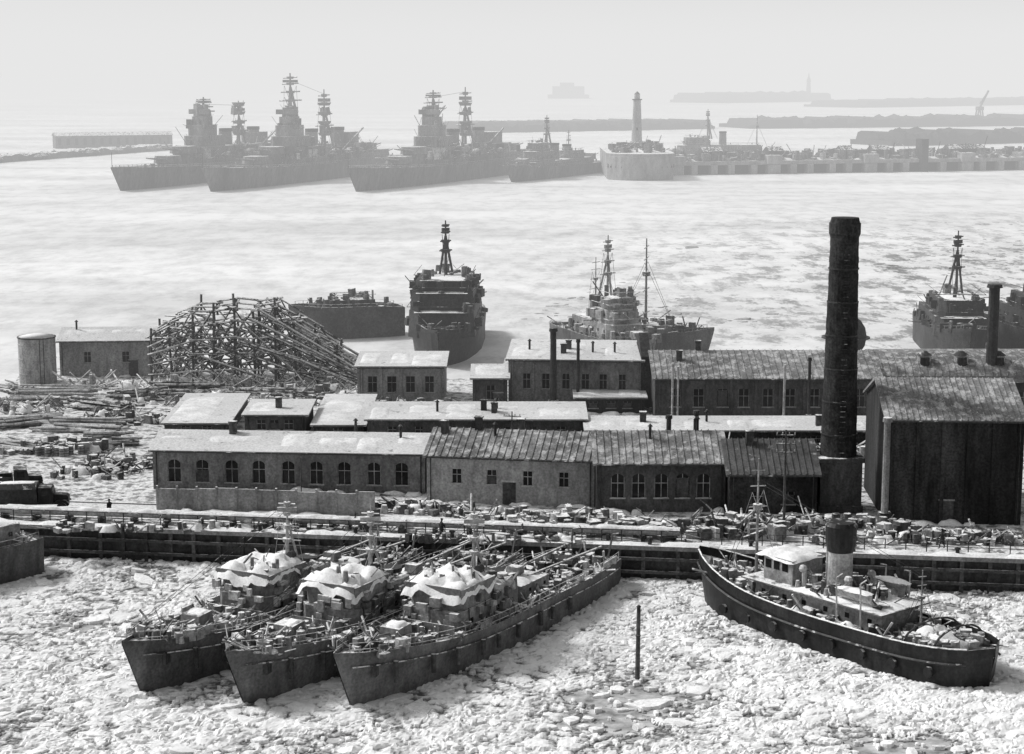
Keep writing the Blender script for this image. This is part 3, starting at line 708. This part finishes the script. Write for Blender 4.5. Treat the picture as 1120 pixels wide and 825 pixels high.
def midship(name,u,v,rz,L,B,fb,fm,tiers,mst,hm=MET,sm=MET,guns=(),fun=(),seed=1,j=60,z=0,big=1.0):
    R.seed(seed);p=G(u,v,z);T=Thing(name,p,rz)
    fz,fbx=hull(T,L,B,fb,fm,fm*.9,hm,bul=.5)
    rails(T,fz,fbx,-L/2+.5,L/2-1.5,r=.05)
    for (x0,x1,w,z0,z1) in tiers:
        tier(T,x0,x1,w,z0,z1,sm,k=.95)
        T.p('deck_gear',CLUT).junk(x0,x1,-w*.95,w*.95,z1,16,.3,1.3,1.4,.4)
        for sg in(-1,1):T.p('sponsons',sm).junk(x0,x1,min(sg*w,sg*(w+.5)),max(sg*w,sg*(w+.5)),z0+(z1-z0)*.3,9,.4,1.3,1.2,.2)
        T.p('sponsons',sm).junk(x1,x1+.5,-w,w,z0+(z1-z0)*.3,7,.4,1.2,1.2,.2)
        q=T.p('tier_rails',sm)
        for y in(-w,w):q.rod((x0,y,z1+.9),(x1,y,z1+.9),.05,4)
        q.rod((x1,-w,z1+.9),(x1,w,z1+.9),.05,4)
        T.p('snow',SNOW).lump(x0,x1,-w*.8,w*.8,z1-.02,.3,8,6,.95)
    for (x,z0,z1,r,k) in mst:mast(T,x,z0,z1,r,k,sm)
    for (x,zz,s,f,b) in guns:gun(T,x,zz,s,f,b,sm)
    for (x,z0,z1,r) in fun:
        T.p('funnel',sm).cyl(x,0,z0,z1,r,r*.9,14);T.p('funnel_cap',BLK).cyl(x,0,z1,z1+.8,r*.98,r*.95,14)
    T.p('deck_gear',CLUT).junk(-L/2+2,L/2-3,-B*.3,B*.3,fz,j,.3,1.4,1.3,.4)
    T.done()
midship('moored_ship',490,381,math.radians(-92),44,11.5,5.6,4.3,[(-10,16,5.3,4,8.0),(-7,14,5.1,8.0,10.8),(-3,12,4.5,10.8,12.6)],[(4,12.5,21.5,.3,'tri')],guns=[(19,4.3,1.2,1,2)],seed=21,j=110)
LGS=mk('mid_ship_grey',.26,.5,1.0,rough=.6,snow=.65)
midship('moored_ship',664,389,math.radians(-70),36,8,4.6,3,[(-8,8,3.2,3,6.0),(0,7,2.8,6.0,8.2),(2,6,2.2,8.2,10.0)],[(0,8,19.5,.25,'tri'),(-5,6,15.5,.18,'pole')],NAVYH,LGS,guns=[(12,4,1,1,1)],seed=22,fun=[(-5,5,8.5,1.1)],j=90)
midship('moored_ship',722,385,math.radians(-20),18,6,4.0,3,[(-6,2,2.2,3,4.6)],[(-2.5,3,18.5,.28,'pole')],NAVYH,NAVY,seed=23)
midship('moored_ship',1040,384,math.radians(-95),40,9.5,6.0,4,[(-10,12,4.4,4,7),(-4,10,3.6,7,9.6)],[(3,9,20,.28,'tri')],MET,MET,guns=[(15,5,1,1,2)],seed=24,j=90)
midship('moored_ship',1134,386,math.radians(-85),36,9,6,4,[(-10,10,4.2,4,7.5),(-4,8,3.6,7.5,10)],[(3,9,13,.3,'pole')],MET,MET,seed=25)
midship('hulk_barge',378,368,math.radians(200),20,7,5.5,5,[(-5,2,2,4.8,6.5)],[],TIM,TIM,seed=27,j=60)
# cruisers -----------------------------------------------------------
def cruiser(bu,bv,su,sv,mh,mh2,seed):
    R.seed(seed);c,rz,L=place(bu,bv,su,sv);T=Thing('cruiser',c,rz);B=22;X=L/2
    fz,fbx=hull(T,L,B,9.0,6.5,5.5,NAVYH,bul=.4,stern=.6,ent=.42,rake=.035,n=36)
    rails(T,fz,fbx,-X+3,X-4,step=5,r=.1,h=1.2)
    def turret(x,z,f):
        g=T.p('turrets',NAVY);g.cyl(x,0,fz(x)-.5,z,4.2,n=16)
        pr=[(x-f*6,-3.4),(x-f*4.5,-4.6),(x+f*3,-4.6),(x+f*5,-2.6),(x+f*5,2.6),(x+f*3,4.6),(x-f*4.5,4.6),(x-f*6,3.4)]
        g.extz(pr,z,z+2.9,.9,x,0)
        for y in(-1.9,0,1.9):T.p('gun_barrels',NAVY).rod((x+f*4.5,y,z+1.5),(x+f*14,y,z+2.4),.38,6,.25)
    turret(X-46,9,1);turret(X-60,12.3,1)
    turret(-X+28,7,-1);turret(-X+43,10.3,-1)
    S=T
    tier(S,-X+52,X-68,8,6,10,NAVY);tier(S,X-96,X-68,6.5,10,14.5,NAVY);tier(S,X-88,X-70,5.2,14.5,19,NAVY);tier(S,X-84,X-72,4,19,23.5,NAVY);tier(S,X-82,X-74,3,23.5,27,NAVY)
    tier(S,-X+54,-X+78,6,10,14,NAVY);tier(S,-X+60,-X+72,4,14,19,NAVY)
    for fx in(X-96-4,X-96-32):
        f=T.p('funnels',NAVY);pr=[(fx+4.2*math.cos(a),2.8*math.sin(a)) for a in[i*math.pi/8 for i in range(16)]];f.extz(pr,9,20,.92,fx-0.5,0);T.p('funnel_caps',MET).extz([(fx-.5+(x-fx)*.94,y*.94) for x,y in pr],20,21.4,1,fx,0)
    mast(T,X-78-2,24,mh,.8,'tri',NAVY,7);mast(T,X-96-18,9,mh2,.7,'tri',NAVY,6)
    for zz,r in((28,3.2),(31,2.2)):T.p('director_platforms',NAVY).cyl(X-79,0,zz-1,zz+.6,r*.6,r,12)
    T.p('rangefinder',NAVY).rb((X-76,0,29),(2,9,2))
    for zz in(18,23,27,31):
        T.p('mast_platforms',NAVY).cyl(X-114,0,zz,zz+1.3,2.4,3,10)
    T.p('mast_gear',NAVY).junk(X-117,X-111,-3,3,19,16,.8,2.5,1.5,.3);T.p('mast_gear',NAVY).junk(X-82,X-76,-3,3,27,26,.8,2.6,2,.3);T.p('mast_gear',NAVY).junk(X-116,X-112,-2,2,27,12,.6,2,2,.3)
    for x in(X-85,X-104,X-120,X-134):
        for sg in(-1,1):
            g=T.p('secondary_guns',NAVY);g.cyl(x,sg*8.3,6.5,9.8,2,n=10);g.ball((x,sg*8.3,10.6),2.3,2.0,1.8,8);T.p('gun_barrels',NAVY).rod((x,sg*9,11),(x+3,sg*13,12.5),.25,5)
    for sg in(-1,1):
        for x in(X-110,X-126):
            T.p('boats',GREYP).ball((x,sg*7,11.6),4.5,1.3,1.2,8)
    T.p('deck_gear',CLUT).junk(-X+50,X-66,-9,9,9.8,200,.8,3.4,1.6,.45)
    T.p('deck_gear',CLUT).junk(X-92,X-70,-6,6,14.4,60,.6,2.8,1.8,.5);T.p('deck_gear',CLUT).junk(X-84,X-73,-4.5,4.5,22,45,.5,2.4,2,.4)
    T.p('light_gear',CLUTL).junk(-X+50,X-66,-9,9,9.8,80,.8,3.0,1.6,.3)
    T.p('deck_gear',CLUT).junk(-X+5,X-20,-6,6,fz,60,.5,1.8,1,.4)
    T.p('cranes',NAVY).rod((X-120,4,10),(X-136,9,21),.4);T.p('cranes',NAVY).rod((X-120,-4,10),(X-134,-9,22),.4)
    T.p('aerials',MET).rod((X-80,0,mh-3),(X-114,0,mh2-2),.07,3)
    T.p('jackstaff',MET).rod((X-1,0,9),(X-1,0,15),.12,4)
    T.done()
cruiser(380,211,592,183,38,39,31);cruiser(221,211,438,183,45,38,32);cruiser(122,210,342,183,35,33,33)
midship('destroyer',610,193,math.radians(-115),110,12,7,4.5,[(-30,32,4.5,4,7.5),(12,30,4,7.5,12),(16,27,3,12,15.5),(-22,-8,3.5,7.5,11)],[(12,12,27,.5,'tri'),(-12,8,20,.4,'pole')],NAVYH,NAVY,guns=[(38,5.5,2.6,1,2),(-36,5,2.6,-1,2)],fun=[(4,7,14,2.4),(-10,7,13,2.2)],seed=41,j=80)
midship('moored_ship',790,178,math.radians(-170),80,12,7,5,[(-20,24,4.5,5,9),(8,20,4,9,13)],[(8,12,27,.5,'tri'),(-18,8,24,.4,'pole')],NAVYH,NAVY,fun=[(0,8,15,2)],seed=42,j=60)
R.seed(9)
PIER=mk('pier_stone',.28,.35,.4,snow=.7,stretch=.4)
p=G(700,196,0);T=Thing('pierhead',p)
pr=[(14*math.cos(a),10*math.sin(a)-2) for a in[math.pi+i*math.pi/14 for i in range(15)]]+[(14,60),(-14,60)]
T.p('stone',PIER).extz([(x,y) for x,y in pr],-2,10,1.03,0,20);T.p('parapet',PIER).extz([(x*1.04,y*1.02) for x,y in pr],10,11.2)
for i in range(1,14):
    a=math.pi+i*math.pi/14;T.p('openings',GLASS).rb((14.15*math.cos(a),10.2*math.sin(a)-2,6),(1.2,.6,1.6),a+math.pi/2)
T.p('deck_gear',CLUT).junk(-11,11,0,50,11.1,120,.8,3.4,1.2,.4);T.p('snow',SNOW).lump(-10,10,0,50,11.1,1.6,10,10)
T.done()
p=G(696,188,0);T=Thing('lighthouse',(p.x,p.y,11));hl=HZ(100,p.y)-11
T.p('tower',PIER).cyl(0,0,0,hl-4,2.6,1.7,16);T.p('tower',PIER).cyl(0,0,-.5,3,3.4,3.2,16);T.p('gallery',MET).cyl(0,0,hl-4,hl-3.5,2.3,n=16)
T.p('lantern',PIER).cyl(0,0,hl-3.5,hl-1.3,1.3,n=12);T.p('dome',MET).cyl(0,0,hl-1.3,hl,1.4,.1,12);T.p('windows',GLASS).bx(-.4,.4,-2.3,-1.6,8,9.3);T.done()
a=G(728,192,0);b=G(1180,185,0);d=b-a;W=d.length
T=Thing('harbour_mole',a,math.atan2(d.y,d.x));m=T.p('recess_wall',MET);m.bx(0,W,2,18,-2,4.2)
pi=T.p('piers',PIER);pi.bx(0,W,-.8,18,4.2,5.9)
x=2;k=0
while x<W:
    w_=6 if k%5==0 else 3
    pi.bx(x,x+w_,-2,1.99,-2,4.19)
    if k%5==0:pi.bx(x-.5,x+w_+.5,-2.6,2,4.4,8.4);T.p('lamp_posts',MET).rod((x+2,-1,8.4),(x+2,-1,13),.2,5)
    x+=R.choice((8.2,9.5,11));k+=1
T.p('deck_gear',CLUT).junk(0,W,1,16,5.9,380,1,4.4,1.1,.2);T.p('light_gear',CLUTL).junk(0,W,1,10,5.9,120,1,3.4,1.0,.1)
x=0
while x<W:
    l=R.uniform(8,20);T.p('snow',SNOW).lump(x,x+l,.5,12,5.91,R.uniform(.6,1.6),8,5);x+=l+R.uniform(2,12)
for x in(20,52,88,104,143,150):T.p('sheds',BRICKD).extx([(6,5.5),(13,5.5),(13,10),(9.5,12),(6,10)],x,x+R.uniform(6,15))
T.p('post',MET).bx(124,127.5,-3,3,0,15)
for i in range(10):
    x=R.uniform(5,W);T.p('masts',MET).rod((x,R.uniform(3,14),4),(x+.3,8,R.uniform(10,16)),.2,4)
T.done()
def shore(name,u0,v0,u1,v1,hh,D,mat=FOREST,n=60,ht=1):
    a=G(u0,v0,0);b=G(u1,v1,0);d=b-a;W=d.length
    T=Thing(name,a,math.atan2(d.y,d.x));m=T.p('mass',mat);N=n*3;pts=[(0,-1)]
    for i in range(N+1):
        f=MN.noise(Vector((i*.21,hh,u0*.1)))*.35+MN.noise(Vector((i*.9,hh,u0*.1)))*.15
        pts.append((W*i/N,hh*(.8+f)*(1 if 3<i<N-3 else .4)))
    pts.append((W,-1));m.exty(pts,0,D)
    for _ in range(n):
        x=R.uniform(0,W);l=R.uniform(W*.003,W*.012);h=hh*R.uniform(.7,1.15)*ht
        m.ball((x,R.uniform(-2,D*.5),h*.55),l,D*.2,h*.5,8,.15)
    T.done()
shore('far_treeline',505,146,782,141,7,60);shore('far_treeline',820,141,1300,136,9,60);shore('far_treeline',975,160,1300,152,9,40)
shore('far_shore',785,113,912,111,14,100,n=40);shore('far_shore',500,139,760,136,4,60)
shore('far_shore',940,118,1300,112,10,100)
shore('breakwater',-200,193,190,164,4,12,ROCK,60)
a=G(62,163,0);b=G(190,161,0);W=(b-a).length
T=Thing('breakwater_shed',(a.x,a.y,0),math.atan2((b-a).y,(b-a).x));T.p('walls',ROCK).bx(0,W,3,14,-1,7.5);T.p('roof',ROCK).extx([(2,7.5),(15,7.5),(8.5,9.5)],-.5,W+.5)
for i in range(14):T.p('doors',GLASS).bx(W*(i+.3)/14,W*(i+.65)/14,2.9,3.1,2,6)
T.done()
p=G(622,108,0);T=Thing('sea_fort',p);s=p.y/F
T.p('walls',FOREST).bx(-17*s,17*s,0,60,-1,13*s);T.p('walls',FOREST).bx(-9*s,6*s,5,40,13*s,17*s);T.p('walls',FOREST).bx(-22*s,22*s,-5,70,-1,4*s)
for i in range(9):T.p('embrasures',GLASS).bx((-15+i*3.5)*s,(-13.5+i*3.5)*s,-1,1,6*s,8*s)
T.done()
p=G(884,110,0);T=Thing('harbour_tower',p);s=p.y/F
T.p('tower',FOREST).cyl(0,0,0,20*s,3.2*s,2*s,12);T.p('top',FOREST).cyl(0,0,20*s,24*s,2.6*s,1.6*s,12);T.p('spire',MET).cyl(0,0,24*s,30*s,1.2*s,.1,8);T.p('base',FOREST).bx(-8*s,8*s,0,30,0,6*s);T.done()
p=G(1072,134,0);T=Thing('dock_crane',p);s=p.y/F
for x in(-4,4):
    T.p('legs',MET).rod((x*s,0,0),(x*.4*s,0,14*s),.8);T.p('legs',MET).rod((x*s,8,0),(x*.4*s,8,14*s),.8)
T.p('cab',MET).bx(-3*s,3*s,-2,9,13*s,17*s);T.p('jib',MET).rod((0,4,15*s),(9*s,4,34*s),1.0);T.p('jib',MET).rod((0,4,20*s),(9*s,4,34*s),.5);T.done()
# ------------------------------------------------------------ frozen sea
def seamat(name,field):
    m=bpy.data.materials.new(name);m.use_nodes=True;nt=m.node_tree;N=nt.nodes;L=nt.links;bs=N['Principled BSDF'];bs.inputs['Roughness'].default_value=.85;bs.inputs['Specular IOR Level'].default_value=.15
    g=N.new('ShaderNodeNewGeometry')
    def nz(scale,det,st=(1,1,1),ro=.6):
        mp=N.new('ShaderNodeMapping');mp.inputs['Scale'].default_value=st;L.new(g.outputs['Position'],mp.inputs[0]);n=N.new('ShaderNodeTexNoise');n.inputs['Scale'].default_value=scale;n.inputs['Detail'].default_value=det;n.inputs['Roughness'].default_value=ro;L.new(mp.outputs[0],n.inputs['Vector']);return n.outputs[0]
    def MR(x,a,b,c,d):
        n=N.new('ShaderNodeMapRange');L.new(x,n.inputs[0])
        for i,q in enumerate((a,b,c,d)):n.inputs[i+1].default_value=q
        return n.outputs[0]
    def MM(op,a,b):
        n=N.new('ShaderNodeMath');n.operation=op
        for i,x in enumerate((a,b)):
            if isinstance(x,(int,float)):n.inputs[i].default_value=x
            else:L.new(x,n.inputs[i])
        return n.outputs[0]
    sp=N.new('ShaderNodeSeparateXYZ');L.new(g.outputs['Position'],sp.inputs[0])
    if field:
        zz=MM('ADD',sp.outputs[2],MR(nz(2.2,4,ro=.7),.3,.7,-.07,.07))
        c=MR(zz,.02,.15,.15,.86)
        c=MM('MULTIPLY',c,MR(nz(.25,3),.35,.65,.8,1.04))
    else:
        far=MM('MULTIPLY',MR(nz(.016,5,(.35,1,1),.68),.36,.62,.74,1.0),MR(nz(.14,5,(1,.45,1),.72),.36,.56,.8,1.0))
        belt=MM('MULTIPLY',MR(sp.outputs[0],-10,90,0.12,1),MR(sp.outputs[1],640,430,0,1))
        br=MM('MULTIPLY',belt,MR(nz(.13,5,(1,.5,1),.78),.49,.58,0,.62))
        far=MM('MULTIPLY',MM('SUBTRACT',far,br),.88)
        near=MR(nz(.8,4),.3,.7,.15,.6)
        fac=MR(sp.outputs[1],185,230,0,1)
        c=MM('ADD',near,MM('MULTIPLY',fac,MM('SUBTRACT',far,near)))
    c=MM('MAXIMUM',MM('MINIMUM',c,.9),.08);L.new(c,bs.inputs['Base Color'])
    return m
T=Thing('frozen_sea',(0,0,0));T.p('s',seamat('frozen_sea_mat',False)).add([(-16000,-600,0),(16000,-600,0),(16000,26000,0),(-16000,26000,0)],[(0,1,2,3)]);T.done()
def quayY(x): return q0.y+(q1.y-q0.y)*(x-q0.x)/(q1.x-q0.x)
x0,x1,st=-60.0,60.0,.18;y0=110.0
nxx=int((x1-x0)/st);nyy=int((172-y0)/st)
vs=[];fs=[]
for j in range(nyy+1):
    y=y0+st*j
    for i in range(nxx+1):
        x=x0+st*i
        wx=x+1.1*MN.noise(Vector((x*.6,y*.6,3)));wy=y+1.1*MN.noise(Vector((x*.6,y*.6,9)))
        op=MN.noise(Vector((x*.07,y*.09,1)))+.5*MN.noise(Vector((x*.22,y*.25,5)))
        d,pp=MN.voronoi(Vector((wx*.5,wy*.62,0)));e=(d[1]-d[0])
        c0=MN.cell(pp[0]*7.3)
        d2,p2=MN.voronoi(Vector((wx*1.25+9,wy*1.4,4)));e2=(d2[1]-d2[0])
        plate=min(1,e*6)*(.12+.20*abs(c0))
        rub=min(1,e2*5)*(.02+.30*abs(MN.cell(p2[0]*5.1)))
        k=min(1,max(0,.6+1.6*MN.noise(Vector((x*.16,y*.18,7)))))
        h=plate*(1-k)+rub*k+.10*abs(MN.noise(Vector((x*2.3,y*2.3,2))))+.10*MN.noise(Vector((x*.9,y*.9,2)))+.12*MN.noise(Vector((x*.3,y*.35,8)))
        h+=.14*op+.01
        if op<-.28:h-=(-.28-op)*.5
        b=min(1,(y-y0)/3,(x-x0)/6,(x1-x)/6)
        vs.append((x+R.uniform(-.05,.05),y+R.uniform(-.05,.05),max(-.03,h)*b+.005))
W1=nxx+1
for j in range(nyy):
    for i in range(nxx):
        if y0+st*j>quayY(x0+st*i)+.4:continue
        o=j*W1+i;fs.append((o,o+1,o+W1+1,o+W1))
T=Thing('broken_ice_field',(0,0,0));T.p('f',seamat('crushed_ice_mat',True)).add(vs,fs);T.done()
def floes(name,x0,x1,y0,y1,rs,mat,zs=1,inside=None,base=0):
    T=Thing(name,(0,0,0));b=T.p('f',mat);cell=3.0;grid={}
    for (r0,r1,tries) in rs:
        for _ in range(tries):
            x=R.uniform(x0,x1);y=R.uniform(y0,y1)
            if inside and not inside(x,y):continue
            r=R.uniform(r0,r1);ci,cj=int(x//cell),int(y//cell);ok=True
            for i in range(ci-1,ci+2):
                for j in range(cj-1,cj+2):
                    for (a,c_,q) in grid.get((i,j),()):
                        if (a-x)**2+(c_-y)**2<((q+r)*.8)**2:ok=False;break
                    if not ok:break
                if not ok:break
            if not ok:continue
            grid.setdefault((ci,cj),[]).append((x,y,r))
            n=R.randint(5,9);h=base+R.uniform(.03,.16)*zs;tx,ty=R.gauss(0,.08),R.gauss(0,.08)
            el=R.uniform(.65,1.15);ro=R.uniform(0,3.14);cr,sr=math.cos(ro),math.sin(ro)
            o=[]
            for k in range(n):
                a=2*math.pi*(k+R.uniform(-.42,.42))/n;q=r*R.uniform(.6,1.2);px,py=q*math.cos(a)*el,q*math.sin(a)/el
                o.append((px*cr-py*sr,px*sr+py*cr))
            V=[(x+p[0],y+p[1],-.1) for p in o]
            V+=[(x+p[0]*.95,y+p[1]*.95,h+p[0]*tx+p[1]*ty) for p in o]
            V+=[(x,y,h+.06)]
            FF=[]
            for k in range(n):
                k2=(k+1)%n;FF+=[(k,k2,n+k2,n+k),(n+k,n+k2,2*n)]
            b.add(V,FF)
    T.done()
R.seed(3)
FLOE=mk('ice_floe_mat',.8,.2,1.4,grain=.15)
floes('ice_floes',-75,75,104,176,[(.7,1.3,240),(.35,.7,1400),(.12,.35,6000)],FLOE,inside=lambda x,y:y<quayY(x)-.2,base=.12)
def reg(x,y):
    return math.sin(x*.05+1)+math.sin(y*.04+x*.02)+R.uniform(-1,1)>1.1
floes('distant_ice_floes',-60,230,330,560,[(1.2,3,500),(.5,1.0,3600)],mk('distant_floe_mat',.38,.5,.6),.6,inside=lambda x,y:reg(x,y) and x>0+(y-330)*.3)
# ------------------------------------------------------------ haze: absorbing box whose emission stands in for daylight scattered by mist
hm=bpy.data.materials.new('glowing_haze_mat');hm.use_nodes=True;nt=hm.node_tree;nt.nodes.clear()
o=nt.nodes.new('ShaderNodeOutputMaterial');ab=nt.nodes.new('ShaderNodeVolumeAbsorption');em=nt.nodes.new('ShaderNodeEmission');ad=nt.nodes.new('ShaderNodeAddShader')
DN=.00074
ab.inputs['Color'].default_value=(0,0,0,1);ab.inputs['Density'].default_value=DN
em.inputs['Color'].default_value=(1,1,1,1);em.inputs['Strength'].default_value=DN*.80  # even glow put in place of scattered light
nt.links.new(ab.outputs[0],ad.inputs[0]);nt.links.new(em.outputs[0],ad.inputs[1]);nt.links.new(ad.outputs[0],o.inputs['Volume'])
T=Thing('glowing_haze',(0,0,0));T.p('h',hm).bx(-9000,9000,205,14000,-4,190);T.done()
# ------------------------------------------------------------ light
sd=Vector((-.85,.35,0)).normalized();el=math.radians(42)
S=Vector((sd.x*math.cos(el),sd.y*math.cos(el),math.sin(el)))
ld=bpy.data.lights.new('sun','SUN');ld.energy=2.7;ld.angle=math.radians(9);ld.color=(1,1,1)
lo=bpy.data.objects.new('sun',ld);sc.collection.objects.link(lo);lo.rotation_euler=(-S).to_track_quat('-Z','Y').to_euler();lo.location=(0,0,200)
w=bpy.data.worlds.new('World');sc.world=w;w.use_nodes=True;nt=w.node_tree;bg=nt.nodes['Background']
sk=nt.nodes.new('ShaderNodeTexSky');sk.sky_type='NISHITA';sk.sun_disc=False;sk.sun_elevation=el;sk.sun_rotation=math.atan2(sd.x,sd.y);sk.dust_density=3
bw=nt.nodes.new('ShaderNodeRGBToBW');nt.links.new(sk.outputs[0],bw.inputs[0]);nt.links.new(bw.outputs[0],bg.inputs[0]);bg.inputs[1].default_value=.15
cam=bpy.data.cameras.new('camera');co=bpy.data.objects.new('camera',cam);sc.collection.objects.link(co)
co.location=(0,0,CZ);co.rotation_euler=(math.pi/2-TH,0,0);cam.sensor_width=36;cam.lens=F/1120*36;cam.clip_end=40000;cam.clip_start=1
sc.camera=co
